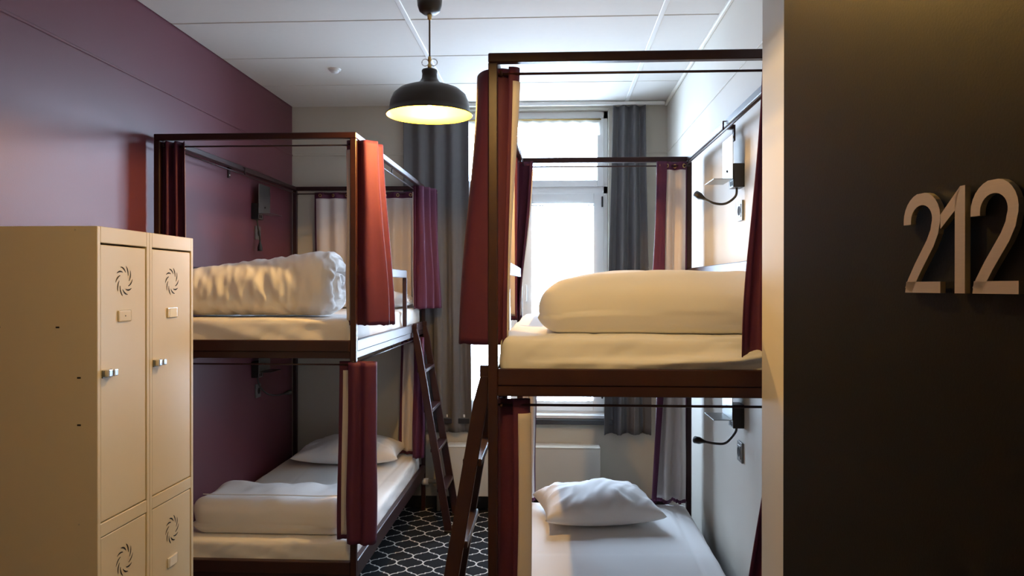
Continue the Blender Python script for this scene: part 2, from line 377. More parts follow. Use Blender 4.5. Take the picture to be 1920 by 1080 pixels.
# ------------------------------------------------------------------ bedding
def rbox(name, w, l, h, r, n, disp, m, loc, rz=0, sub=0):
    """rounded box centred on x,y with its base at z=0; n grid cells per axis; disp(p, normal) -> offset vector"""
    V = []; F = []; idx = {}
    half = Vector((w/2, l/2, h/2)); inner = Vector((max(0, w/2-r), max(0, l/2-r), max(0, h/2-r)))
    def vid(i, j, k):
        key = (i, j, k)
        if key in idx: return idx[key]
        p = Vector((-half.x+w*i/n[0], -half.y+l*j/n[1], -half.z+h*k/n[2]))
        q = Vector([max(-inner[a], min(inner[a], p[a])) for a in range(3)])
        d = p-q
        nn = d.normalized() if d.length > 1e-9 else Vector((0, 0, 1))
        p = q+nn*r; p.z += h/2
        if disp: p = p+disp(p, nn)
        idx[key] = len(V); V.append(p); return idx[key]
    nx, ny, nzz = n
    for i in range(nx):
        for j in range(ny):
            F.append((vid(i, j, nzz), vid(i+1, j, nzz), vid(i+1, j+1, nzz), vid(i, j+1, nzz))); F.append((vid(i, j, 0), vid(i, j+1, 0), vid(i+1, j+1, 0), vid(i+1, j, 0)))
    for i in range(nx):
        for k in range(nzz):
            F.append((vid(i, 0, k), vid(i+1, 0, k), vid(i+1, 0, k+1), vid(i, 0, k+1))); F.append((vid(i, ny, k), vid(i, ny, k+1), vid(i+1, ny, k+1), vid(i+1, ny, k)))
    for j in range(ny):
        for k in range(nzz):
            F.append((vid(0, j, k), vid(0, j, k+1), vid(0, j+1, k+1), vid(0, j+1, k))); F.append((vid(nx, j, k), vid(nx, j+1, k), vid(nx, j+1, k+1), vid(nx, j, k+1)))
    o = mesh(name, V, F, m, smooth=True); o.location = loc; o.rotation_euler = (0, 0, rz)
    return o
def mattress_disp(seed, amp=1.0, folds=()):
    def f(p, n):
        a = .004*nz(p.x*3+seed, p.y*3, p.z*6)
        # sheet drawn tight round the corners: slanting tucks on the sides
        if abs(n.z) < .7:
            s = p.x if abs(n.y) > abs(n.x) else p.y
            if n.y < -.7:
                for (x0, z0, sl, wd, ht) in folds:
                    if p.x > x0: a += ht*math.exp(-((p.z-z0-sl*(p.x-x0))/wd)**2)*min(1, (p.x-x0)*6)
            a += amp*.007*nz(s*5+p.z*16+seed, p.z*5, seed*.3)+amp*.0035*nz(s*17-p.z*26, p.z*9, seed)
        else: a += .0025*nz(p.x*9+seed, p.y*2.0, 1.0)-.004*math.exp(-((p.x-.36-.02*p.y)/.012)**2)-.003*math.exp(-((p.x+.20+.05*p.y)/.011)**2)-.003*math.exp(-((p.y-.15-.06*p.x)/.016)**2)
        return n*a
    return f
def mattress(loc, seed, label, group, amp=1.0, h=.14, folds=()):
    o = rbox('mattress', BW-.072, BL-.075, h, .028, (90, 90, 16), mattress_disp(seed, amp, folds), 'sheet', loc)
    return tag(o, label, 'mattress', group)
cL = (-1.444, 3.650+BL/2); cR = (.295, 2.435+BL/2)
mattress((*cL, 1.360), 1.3, 'white-sheeted mattress on the upper left bunk under the rolled duvet', 'bunk mattresses', h=.147)
mattress((*cL, .284), 5.1, 'white-sheeted mattress on the lower left bunk', 'bunk mattresses', 1.2, h=.138)
mattress((*cR, 1.360), 8.7, 'white-sheeted mattress on the upper right bunk in warm light', 'bunk mattresses', 1.3, h=.147, folds=((-.06, .050, .10, .011, .020), (.10, .040, .19, .013, .022), (.22, .036, .10, .009, .014), (-.41, .055, .03, .008, .010), (-.20, .047, .05, .008, .009)))
mattress((*cR, .284), 12.2, 'white-sheeted mattress on the lower right bunk holding the single pillow', 'bunk mattresses', .7, h=.138)

def roll(name, length, ry, rz, loc, seed, label, crease=1.0, ey=.75, taper=0.0, turns=2.0, flat=.0, rot=0.0):
    """a rolled duvet along x: oval rings with pinched creases, spiral ends"""
    nx, nt, K = 96, 96, 26; V = []; F = []
    def ring(x, sc_, xo=0.0, spiral=None):
        for k in range(nt):
            th = 2*PI*k/nt; c, s = math.cos(th), math.sin(th)
            yy = math.copysign(abs(c)**ey, c); zz = math.copysign(abs(s)**ey, s)
            u = x/length
            puff = 1+.05*nz(x*4+seed, th*.9*0+c*1.3, s*1.3)
            cr = nz(x*17+seed+1.2*s+.6*c, c*.9+seed, s*1.1)
            cr2 = nz(x*34+seed*2+2*c, c*2.0, s*2.0)
            a = puff - crease*(.055*max(0, cr)**1.0 + .022*cr2)
            h = rz*(1-taper*(0.5-u))
            y = ry*yy*a*sc_; z = h*zz*a*sc_
            xx = x+xo
            if spiral is not None: xx += spiral(sc_, th)
            zc = h
            z = zc+z
            if z < 0.012: z = 0.012*math.exp((z-.012)*8) if z < .012 else z
            V.append(Vector((xx, y, max(0.0, z))))
    L2 = length/2
    def sp(sign):
        def f(rho, th):
            rho = rho/.86; e = .040*math.sqrt(max(0, 1-rho**2.2))
            ph = (rho*turns-th/(2*PI)) % 1.0
            return sign*(e-.050*math.exp(-((ph-.5)/.13)**2)*min(1, (1-rho)*8)*min(1, rho*5)+.012*nz(math.cos(th)*rho*5, math.sin(th)*rho*5, seed))
        return f
    rings = []
    for k in range(K): rings.append((-L2, .86*(k+.25)/K, sp(-1)))
    for i in range(nx+1):
        dd = min(i, nx-i)*length/nx; rings.append((-L2+length*i/nx, 1.0 if dd > .07 else .86+.14*math.sqrt(1-(1-dd/.07)**2), None))
    for k in range(K-1, -1, -1): rings.append((L2, .86*(k+.25)/K, sp(1)))
    for (x, s_, f) in rings: ring(x, s_, 0, f)
    n = len(rings)
    for i in range(n-1):
        for k in range(nt): F.append((i*nt+k, i*nt+(k+1) % nt, (i+1)*nt+(k+1) % nt, (i+1)*nt+k))
    F.append(tuple(range(nt))); F.append(tuple((n-1)*nt+k for k in range(nt))[::-1])
    o = mesh(name, V, F, 'duvet', smooth=True); o.location = loc; o.rotation_euler = (0, 0, rot)
    return tag(o, label, 'duvet', 'white duvets')
roll('duvet', .81, .235, .176, (-1.535, 3.955, 1.505), 3.3, 'white duvet rolled up on the upper left bunk with creased spiral end', 1.9, .88, taper=.30, turns=1.8)
def fold_disp(seed, amp, hx, slope=False):
    def f(p, n):
        dz = -.045*min(1, max(0, (-.14-p.x)/.26))**1.5*min(1, p.z/.2) if slope else 0.0
        if slope and p.x > .28: dz -= .03*((p.x-.28)/.12)**2*min(1, p.z/.2)
        a = .020*nz(p.x*3.2+seed, p.y*3, p.z*4)*amp+.006*nz(p.x*11+seed, p.y*6, p.z*9)*amp
        a -= .010*amp*max(0, nz(p.x*7-p.z*9+seed, p.y*4+p.z*2, seed))
        if n.z < -.3: a = 0
        return n*a+Vector((0, 0, dz))
    return f
o = rbox('duvet', .79, .50, .215, .100, (60, 44, 22), fold_disp(2.2, .7, .4, True), 'duvet', (.340, 2.760, 1.505)); tag(o, 'plump folded white duvet on the upper right bunk in warm light', 'duvet', 'white duvets')
o = rbox('duvet', .80, .46, .185, .080, (60, 44, 20), fold_disp(7.4, 1.35, .4), 'duvet', (-1.42, 3.955, .420)); tag(o, 'white duvet folded flat on the lower left bunk', 'duvet', 'white duvets')
hem = []
for k in range(41):
    x = -.36+.72*k/40; hem.append((x, -.125+.012*nz(x*4, 0, 3), .186+.008*nz(x*3.2+7.4, -.3, .7)))
tube('hem_seam', hem, .003, 'duvet', o, 6)

def pillow(w, l, h, loc, rz, seed, label, tilt=0.0, sq=.42):
    n = 44; V = []; F = []; idx = {}
    def P(i, j, s):
        if i in (0, n) or j in (0, n): s = 0
        key = (i, j, s)
        if key in idx: return idx[key]
        u, v = -1+2*i/n, -1+2*j/n
        x = w/2*u*(1-.10*(1-v*v)); y = l/2*v*(1-.10*(1-u*u))
        e = max(0, (1-u*u))*max(0, (1-v*v))
        t = h*(e**sq)
        rad = math.atan2(v, u)
        wr = .012*nz(x*7+seed, y*7, 0)+.007*nz(x*22-y*14+seed, y*5, 2)+.020*max(0, nz(rad*5.5+seed, (u*u+v*v)*.8, seed))*min(1, (u*u+v*v)*1.1)*min(1, e*5)
        z = .30*h + (t*.70+wr*min(1, e*6) if s > 0 else -t*.30 if s < 0 else 0.0) + .02*(u*u*v*v)*h*4
        idx[key] = len(V); V.append(Vector((x, y, z))); return idx[key]
    for i in range(n):
        for j in range(n):
            F.append((P(i, j, 1), P(i+1, j, 1), P(i+1, j+1, 1), P(i, j+1, 1))); F.append((P(i, j, -1), P(i, j+1, -1), P(i+1, j+1, -1), P(i+1, j, -1)))
    o = mesh('pillow', V, F, 'pillow', smooth=True); o.location = loc; o.rotation_euler = (tilt, 0, rz)
    return tag(o, label, 'pillow', 'white pillows')
pillow(.63, .50, .20, (.235, 4.12, .420), .16, 2.0, 'plump white pillow alone on the lower right bunk')
pillow(.74, .46, .185, (-1.425, 5.38, .420), .04, 6.0, 'white pillow at the head of the lower left bunk')
pillow(.66, .42, .140, (-1.300, 5.38, 1.505), .0, 9.0, 'white pillow on the upper left bunk behind the rolled duvet')

# ------------------------------------------------------------------ curtains
def sheet_vf(top, bot, z0, z1, ns, nt, seed, u0=0, u1=1, off=0.0, za=0.0, zb=0.0, drape=.010):
    T = spline(top, ns); B = spline(bot, ns); full = []
    for j in range(nt):
        f = j/(nt-1)
        row = []
        for i in range(ns):
            g = f*f*(3-2*f)
            p = T[i].lerp(B[i], .55*g+.45*f)
            row.append(Vector((p.x+drape*f*nz(i*.10+seed, f*2.1, 0), p.y+drape*f*nz(i*.10, f*2.1, seed), z1+(z0-z1)*f+.006*f**8*nz(i*.2, seed, 1))))
        full.append(row)
    V = []; F = []
    ia, ib = round(u0*(ns-1)), round(u1*(ns-1)); ja, jb = round(za*(nt-1)), round((1-zb)*(nt-1))
    for j in range(ja, jb+1):
        for i in range(ia, ib+1):
            p = full[j][i]
            if off:
                t = full[j][min(i+1, ns-1)]-full[j][max(i-1, 0)]; nrm = Vector((-t.y, t.x, 0)).normalized(); p = p+nrm*off
            V.append(p)
    c = ib-ia+1
    for j in range(jb-ja):
        for i in range(c-1): F.append((j*c+i, j*c+i+1, (j+1)*c+i+1, (j+1)*c+i))
    return V, F, full
def solid(o, th):
    s = o.modifiers.new('thickness', 'SOLIDIFY'); s.thickness = th; s.offset = 0
def bed_curtain(top, bot, z0, z1, label, seed, ns=90, eyelets=3, eside=1):
    """burgundy cloth with a pale lining on the left of its run; hangs from a bed rod"""
    x0 = sum(p[0] for p in top)/len(top); y0 = sum(p[1] for p in top)/len(top); org = Vector((x0, y0, z0))
    length = sum((Vector(top[i+1])-Vector(top[i])).length for i in range(len(top)-1))
    mg = min(.12, .016/length)
    V, F, full = sheet_vf(top, bot, z0, z1, ns, 40, seed)
    o = mesh('bed_curtain', [v-org for v in V], F, 'burgundy_cloth', smooth=True); o.location = org; solid(o, .003)
    tag(o, label, 'curtain', 'bunk bed curtains')
    V, F, _ = sheet_vf(top, bot, z0, z1, ns, 40, seed, mg, 1-mg, .0035, 2/39, 1/39)
    l = mesh('lining', [v-org for v in V], F, 'lining_cloth', o, smooth=True); solid(l, .002)
    for k in range(eyelets):
        i = int((k+.5)/eyelets*(ns-1)); p = full[1][i]; t = (full[1][min(i+1, ns-1)]-full[1][i-1]); nrm = Vector((-t.y, t.x, 0)).normalized()
        b = Vector((0, 0, 1)); a = nrm.cross(b); pts = [p+nrm*.002+(a*math.cos(2*PI*q/12)+b*math.sin(2*PI*q/12))*.010 for q in range(13)]
        V, F = tube_vf([q-org for q in pts], .0028, 6); mesh('eyelet', V, F, 'brass', o, smooth=True)
    return o
def wave(P, Q, n, amp, ph=0.0):
    P, Q = Vector(P), Vector(Q); d = (Q-P); nr = Vector((-d.y, d.x)).normalized(); out = []
    for k in range(2*n+1):
        f = k/(2*n); out.append(P+d*f+nr*amp*(1 if (k % 2) else -1)*(.75+.5*abs(math.sin(k*1.7+ph))))
    return [tuple(v) for v in out]
ZU, ZUB = 2.375, 1.475
ZL, ZLB = 1.300, .430
# right bunk, upper
bed_curtain([(-.165, 2.84), (-.225, 2.79), (-.17, 2.74), (-.245, 2.69), (-.255, 2.60), (-.225, 2.52), (-.17, 2.495), (-.125, 2.515), (-.108, 2.50), (-.120, 2.480), (-.142, 2.478)],
            [(-.175, 2.84), (-.245, 2.79), (-.20, 2.74), (-.29, 2.69), (-.318, 2.60), (-.288, 2.52), (-.19, 2.495), (-.158, 2.512), (-.148, 2.50), (-.152, 2.485), (-.162, 2.480)], ZUB, ZU,
            'burgundy curtain bunched at the near post of the upper right bunk, beige edge turned out', 1.0)
bed_curtain(wave((.655, 2.448), (.785, 2.448), 2, .014), wave((.590, 2.446), (.785, 2.446), 2, .018), 1.445, ZU, 'burgundy curtain of the upper right bunk half hidden by the entrance wall edge', 2.0)
bed_curtain([(-.195, 4.22), (-.235, 4.26), (-.19, 4.30), (-.235, 4.34), (-.20, 4.385), (-.165, 4.38), (-.125, 4.375), (-.112, 4.36), (-.130, 4.350)],
            [(-.20, 4.30), (-.235, 4.33), (-.20, 4.36), (-.235, 4.39), (-.215, 4.405), (-.20, 4.40), (-.186, 4.395), (-.184, 4.385), (-.194, 4.378)], ZUB, ZU,
            'red curtain gathered at the window-end left post of the upper right bunk', 3.0)
bed_curtain(wave((.765, 4.43), (.625, 4.43), 2, .014)+[(.598, 4.425), (.592, 4.405), (.612, 4.395), (.648, 4.400)], wave((.765, 4.43), (.605, 4.43), 2, .020)+[(.575, 4.425), (.568, 4.405), (.585, 4.395), (.625, 4.400)], ZUB, ZU,
            'purple curtain with beige lining folds at the window-end right corner, upper right bunk', 4.0, 120, 5)
# right bunk, lower
bed_curtain([(-.165, 2.80), (-.195, 2.74), (-.165, 2.68), (-.195, 2.62), (-.170, 2.56), (-.172, 2.515), (-.145, 2.500), (-.115, 2.505), (-.085, 2.515), (-.074, 2.498), (-.092, 2.480), (-.128, 2.476)],
            [(-.165, 2.80), (-.195, 2.74), (-.165, 2.68), (-.195, 2.62), (-.170, 2.56), (-.172, 2.515), (-.145, 2.500), (-.115, 2.505), (-.085, 2.515), (-.070, 2.498), (-.088, 2.480), (-.124, 2.476)], ZLB, ZL,
            'burgundy curtain at the near left post of the lower right bunk, beige edge turned out', 5.0)
bed_curtain(wave((-.092, 4.425), (-.175, 4.425), 2, .016), wave((-.100, 4.425), (-.175, 4.425), 2, .018), ZLB, ZL, 'narrow pale-lined curtain at the window-end left corner, lower right bunk', 6.0)
bed_curtain(wave((.765, 4.43), (.640, 4.43), 2, .016)+[(.606, 4.425), (.598, 4.405), (.615, 4.395), (.642, 4.400)], wave((.765, 4.43), (.61, 4.43), 2, .026)+[(.575, 4.425), (.563, 4.405), (.572, 4.395), (.590, 4.400)], ZLB, ZL,
            'pale-lined curtain with purple edge at the window-end right corner, lower right bunk', 7.0, 120, 5)
bed_curtain(wave((.690, 2.448), (.785, 2.448), 2, .014), wave((.570, 2.446), (.785, 2.446), 2, .018), ZLB, ZL, 'burgundy curtain of the lower right bunk peeping past the entrance wall edge', 8.0)
# left bunk, upper
bed_curtain(wave((-1.930, 3.672), (-1.805, 3.695), 3, .020), wave((-1.930, 3.672), (-1.795, 3.695), 3, .024), ZUB, ZU, 'dark red curtain at the near left corner of the upper left bunk behind the lockers', 9.0)
bed_curtain([(-.958, 3.693), (-.990, 3.690), (-1.002, 3.708), (-.975, 3.725), (-.940, 3.705), (-.910, 3.685), (-.880, 3.71), (-.858, 3.735), (-.895, 3.775), (-.852, 3.82), (-.905, 3.86), (-.88, 3.90), (-.93, 3.93)],
            [(-.962, 3.693), (-.990, 3.690), (-1.000, 3.708), (-.975, 3.725), (-.935, 3.705), (-.890, 3.685), (-.850, 3.71), (-.80, 3.745), (-.85, 3.785), (-.790, 3.83), (-.86, 3.87), (-.84, 3.91), (-.91, 3.93)], ZUB, ZU,
            'orange-red lit curtain bunched at the near right post of the upper left bunk', 10.0, 120, 4)
bed_curtain(wave((-1.005, 5.640), (-1.775, 5.640), 7, .012), wave((-1.01, 5.640), (-1.765, 5.640), 7, .018), 1.47, 2.362, 'pale-lined curtain drawn across the window end of the upper left bunk', 11.0, 160, 8)
bed_curtain([(-.965, 5.37), (-.985, 5.385), (-.975, 5.405), (-.940, 5.39), (-.915, 5.41), (-.935, 5.45), (-.880, 5.48), (-.915, 5.52), (-.850, 5.55), (-.89, 5.60), (-.85, 5.625), (-.90, 5.64)],
            [(-.965, 5.37), (-.985, 5.385), (-.975, 5.405), (-.930, 5.39), (-.895, 5.41), (-.915, 5.45), (-.850, 5.48), (-.895, 5.52), (-.815, 5.55), (-.87, 5.60), (-.82, 5.625), (-.90, 5.64)], 1.505, ZU,
            'purple curtain bunched at the window-end right post of the upper left bunk', 12.0, 120, 4)
# left bunk, lower
bed_curtain([(-.978, 3.636), (-.950, 3.622), (-.920, 3.634), (-.890, 3.615), (-.862, 3.625), (-.845, 3.655), (-.870, 3.700), (-.930, 3.700), (-.980, 3.705), (-1.038, 3.698)],
            [(-.985, 3.636), (-.955, 3.622), (-.922, 3.634), (-.895, 3.612), (-.862, 3.625), (-.848, 3.655), (-.870, 3.700), (-.930, 3.700), (-.990, 3.705), (-1.050, 3.698)], ZLB, ZL,
            'burgundy curtain with beige strip hanging at the near post of the lower left bunk', 13.0)
bed_curtain([(-.985, 5.43), (-.955, 5.415), (-.930, 5.435), (-.928, 5.42), (-.918, 5.45), (-.94, 5.50), (-.97, 5.53), (-1.01, 5.56), (-1.04, 5.55), (-1.08, 5.58), (-1.105, 5.57)],
            [(-.995, 5.43), (-.965, 5.415), (-.945, 5.435), (-.928, 5.42), (-.916, 5.45), (-.94, 5.50), (-.97, 5.53), (-1.01, 5.56), (-1.05, 5.55), (-1.09, 5.58), (-1.125, 5.57)], .440, ZL,
            'purple and beige curtain at the window end of the lower left bunk behind the ladder', 14.0)

# grey window curtains on a ceiling track
def window_curtain(top, bot, z0, label, seed, ns):
    x0 = sum(p[0] for p in top)/len(top); org = Vector((x0, YB-.05, z0))
    V, F, full = sheet_vf(top, bot, z0, ZC-.035, ns, 50, seed, drape=.012)
    o = mesh('window_curtain', [v-org for v in V], F, 'grey_cloth', smooth=True); o.location = org; solid(o, .004)
    return tag(o, label, 'curtain', 'grey window curtains')
window_curtain(wave((-1.115, 5.706), (-.625, 5.700), 4, .015), wave((-1.10, 5.706), (-.60, 5.700), 4, .018, 1), .575, 'long charcoal grey window curtain at the left, behind the pendant lamp', 21, 200)
window_curtain(wave((.440, 5.660), (.675, 5.660), 3, .026), wave((.375, 5.660), (.715, 5.660), 3, .042, 2), .582, 'long charcoal grey window curtain right of the window', 23, 140)
tr = box('curtain_track', XL+.8, XR-.03, 5.640, 5.668, ZC-.030, ZC-.006, 'white_bar', bev=.003); tag(tr, 'white curtain track on the ceiling above the window', 'curtain track')

# sheer nets on the casements and the thin blind over the fanlight
def net(x0, x1, z0, z1, label, seed):
    y = FY0-.028; n = 120; top = []; bot = []
    t = wave((x0, y), (x1, y), 10, .006); b = wave((x0, y), (x1, y), 10, .010)
    V, F, _ = sheet_vf(t, b, z0, z1, n, 24, seed, drape=.006); org = Vector(((x0+x1)/2, y, z0))
    o = mesh('net_curtain', [v-org for v in V], F, 'sheer', smooth=True); o.location = org
    r = tube('net_rod', [(x0-.03-org.x, 0, z1-org.z-.012), (x1+.03-org.x, 0, z1-org.z-.012)], .004, 'white_bar', o, 8)
    return tag(o, label, 'net curtain', 'white net curtains')
net(XM+.085, WX1-.125, .80, 2.285, 'white net curtain on the right casement below the transom', 31)
net(WX0+.12, XM-.085, .80, 2.285, 'white net curtain on the left casement behind the grey curtain', 32)
y = FY0-.03
V, F, _ = sheet_vf(wave((WX0+.04, y), (WX1-.06, y), 12, .004), wave((WX0+.04, y), (WX1-.06, y), 12, .006), 2.80, 2.93, 140, 10, 33, drape=.004); org = Vector((XM, y, 2.80))
o = mesh('window_valance', [v-org for v in V], F, 'sheer_blind', smooth=True); o.location = org
tube('valance_rod', [(-.62, 0, .118), (.60, 0, .118)], .006, 'brass', o, 8)
tag(o, 'thin beige valance across the top of the window', 'valance')

# ------------------------------------------------------------------ pendant lamps
def make_pendant(x, y, label, watts, warm):
    zr = 2.460
    t = thing('pendant_lamp', label, 'pendant lamp', (x, y, zr), group='black pendant lamps')
    out = [(.199, .0), (.201, .004), (.188, .012), (.186, .030), (.181, .062), (.168, .094), (.140, .118), (.100, .133), (.066, .143), (.046, .155), (.036, .172), (.034, .192), (.037, .205), (.034, .212), (.010, .213)]
    sh = lathe('lamp_shade', out, 'lamp_black', t, 64)
    inn = [(.199, .0), (.185, .013), (.182, .030), (.177, .060), (.164, .091), (.137, .114), (.098, .129), (.060, .138), (.0005, .140)]
    lathe('shade_lining', inn, 'lamp_inside', sh, 64)
    lathe('lamp_holder', [(.0005, .139), (.020, .139), (.020, .105), (.016, .100), (.0005, .100)], 'white_bar', t, 24)
    prof = [(.0005, .045)]+[(.024*math.sin(a), .069-.024*math.cos(a)) for a in [PI*k/12 for k in range(1, 10)]]+[(.013, .095), (.013, .101)]
    lathe('bulb', prof, 'bulb', t, 24)
    lathe('brass_stem', [(.0005, .213), (.009, .213), (.009, .235), (.006, .238), (.006, .252), (.009, .255), (.007, .272), (.003, .275)], 'brass', t, 20)
    for s in (-1, 1):
        pts = [(s*(.020+.016*math.cos(a)), 0, .246+.016*math.sin(a)) for a in [2*PI*k/16 for k in range(17)]]
        tube('wire_loop', pts, .0022, 'chrome', t, 6)
    zc = ZC-.006-zr
    tube('cord', [(0, 0, .27), (0, 0, zc-.08)], .0042, 'cord', t, 8)
    lathe('cord_grip', [(.004, zc-.112), (.009, zc-.108), (.011, zc-.090), (.010, zc-.082)], 'brass', t, 16)
    lathe('canopy', [(.0005, zc-.085), (.030, zc-.083), (.048, zc-.070), (.056, zc-.045), (.060, zc), (.0005, zc)], 'lamp_black', t, 40)
    l = bpy.data.lights.new('bulb_light', 'POINT'); l.energy = watts; l.color = warm; l.shadow_soft_size = .014
    lo = bpy.data.objects.new('bulb_light', l); C.objects.link(lo); lo.parent = t; lo.location = (0, 0, .030)
    return t
make_pendant(-.572, 3.55, 'lit black enamel pendant lamp with pale inside hanging between the bunk beds', LAMP_W, WARM)
make_pendant(-.10, 1.45, 'lit black enamel pendant lamp over the entrance, in front of the lockers', LAMP2_W, WARM2)

# smoke detector on the ceiling
sd = thing('smoke_detector', 'small white smoke detector on the ceiling near the left wall', 'smoke detector', (-1.36, 4.736, ZC))
lathe('base', [(.0005, -.008), (.038, -.008), (.040, 0)], 'white_bar', sd, 32)
lathe('sensor_cap', [(.0005, -.026), (.016, -.025), (.024, -.020), (.027, -.014), (.027, -.0085)], 'pvc', sd, 32)

# ------------------------------------------------------------------ wall lamps and sockets
def wall_lamp(side, y, z, neck, label):
    """side=+1 right wall, -1 left wall; y is the near edge, z the height of the shelf"""
    t = thing('reading_lamp', label, 'reading lamp', (XR if side > 0 else XL, y, z), group='bunk reading lamps')
    def bx(name, u0, u1, y0, y1, z0, z1, m, par=t, bev=.002):
        a, b = sorted((-side*u0, -side*u1)); return box(name, a, b, y0, y1, z0, z1, m, par, bev)
    h = bx('housing', .0, .049, 0, .085, -.038, .067, 'black_plastic')
    bx('usb_socket', .049, .0505, .012, .030, -.030, -.010, 'dark_hole', h, 0); bx('usb_socket', .049, .0505, .040, .058, -.030, -.010, 'dark_hole', h, 0)
    bx('usb_plate', .0485, .0498, .004, .068, -.036, -.004, 'plate_metal', h, 0)
    bm = bmesh.new()
    a, b = sorted((-side*.050, -side*.053)); bbox(bm, a, b, 0, .20, 0, .195, .0008)
    a, b = sorted((-side*.050, -side*.135)); bbox(bm, a, b, 0, .20, -.003, 0, .0008)
    sh = from_bm('shelf_plate', bm, 'plate_metal', t)
    V, F = [], []
    lathe('switch', [(.0005, .004), (.005, .004), (.006, 0)], 'dark_hole', sh, 12, loc=(-side*.0535, .10, .045)).rotation_euler = (0, -side*PI/2, 0)
    pts = [(-side*u, yy, zz) for u, yy, zz in neck]
    P3 = []
    for i in range(len(pts)-1):
        for k in range(8):
            q = [Vector(pts[max(0, min(len(pts)-1, i+d))]) for d in (-1, 0, 1, 2)]; f = k/8
            P3.append(0.5*((2*q[1])+(q[2]-q[0])*f+(2*q[0]-5*q[1]+4*q[2]-q[3])*f*f+(3*q[1]-q[0]-3*q[2]+q[3])*f**3))
    P3.append(Vector(pts[-1]))
    g = tube('gooseneck', P3, .0055, 'black_plastic', t, 10)
    d = (P3[-1]-P3[-3]).normalized(); e = P3[-1]
    V, F = tube_vf([e-d*.004, e+d*.006, e+d*.030, e+d*.055, e+d*.056], [.006, .008, .016, .017, .012], 16); mesh('lamp_head', V, F, 'black_plastic', g, smooth=True)
    return t
def wall_socket(side, y, z, label):
    t = thing('wall_socket', label, 'socket', (XR if side > 0 else XL, y, z), group='wall sockets')
    def bx(name, u0, u1, y0, y1, z0, z1, m, par=t, bev=.0015):
        a, b = sorted((-side*u0, -side*u1)); return box(name, a, b, y0, y1, z0, z1, m, par, bev)
    bx('frame_plate', 0, .010, -.042, .042, -.045, .045, 'socket_grey')
    i = bx('insert', .010, .0125, -.028, .028, -.030, .030, 'socket_grey')
    s = lathe('socket_well', [(.0005, .0005), (.020, .0005), (.021, .0015), (.021, 0)], 'dark_hole', t, 24, loc=(-side*.0126, 0, 0)); s.rotation_euler = (0, -side*PI/2, 0)
    return t
nR = [(.025, .04, -.038), (.030, .045, -.075), (.070, .06, -.105), (.115, .09, -.100), (.150, .13, -.075)]
nR2 = [(.025, .04, -.038), (.030, .045, -.065), (.065, .07, -.115), (.105, .10, -.125), (.145, .14, -.125)]
nL = [(.025, .04, -.038), (.030, .042, -.090), (.040, .047, -.150), (.040, .050, -.19)]
nL2 = [(.025, .04, -.038), (.035, .06, -.10), (.070, .10, -.155), (.12, .14, -.17), (.155, .17, -.165)]
wall_lamp(1, 3.44, 2.143, nR, 'reading lamp with shelf and black gooseneck above the upper right bunk')
wall_lamp(1, 3.44, 1.075, nR2, 'reading lamp with black gooseneck above the lower right bunk')
wall_lamp(-1, 4.94, 2.143, nL, 'dark reading lamp on the burgundy wall above the upper left bunk')
wall_lamp(-1, 4.94, 1.100, nL2, 'dark reading lamp on the burgundy wall above the lower left bunk')
wall_socket(1, 3.49, 2.004, 'grey wall socket below the reading lamp of the upper right bunk')
wall_socket(1, 3.49, .925, 'grey wall socket below the reading lamp of the lower right bunk')
wall_socket(-1, 5.04, 2.02, 'dark wall socket below the reading lamp of the upper left bunk')
wall_socket(-1, 5.04, .965, 'dark wall socket below the reading lamp of the lower left bunk')

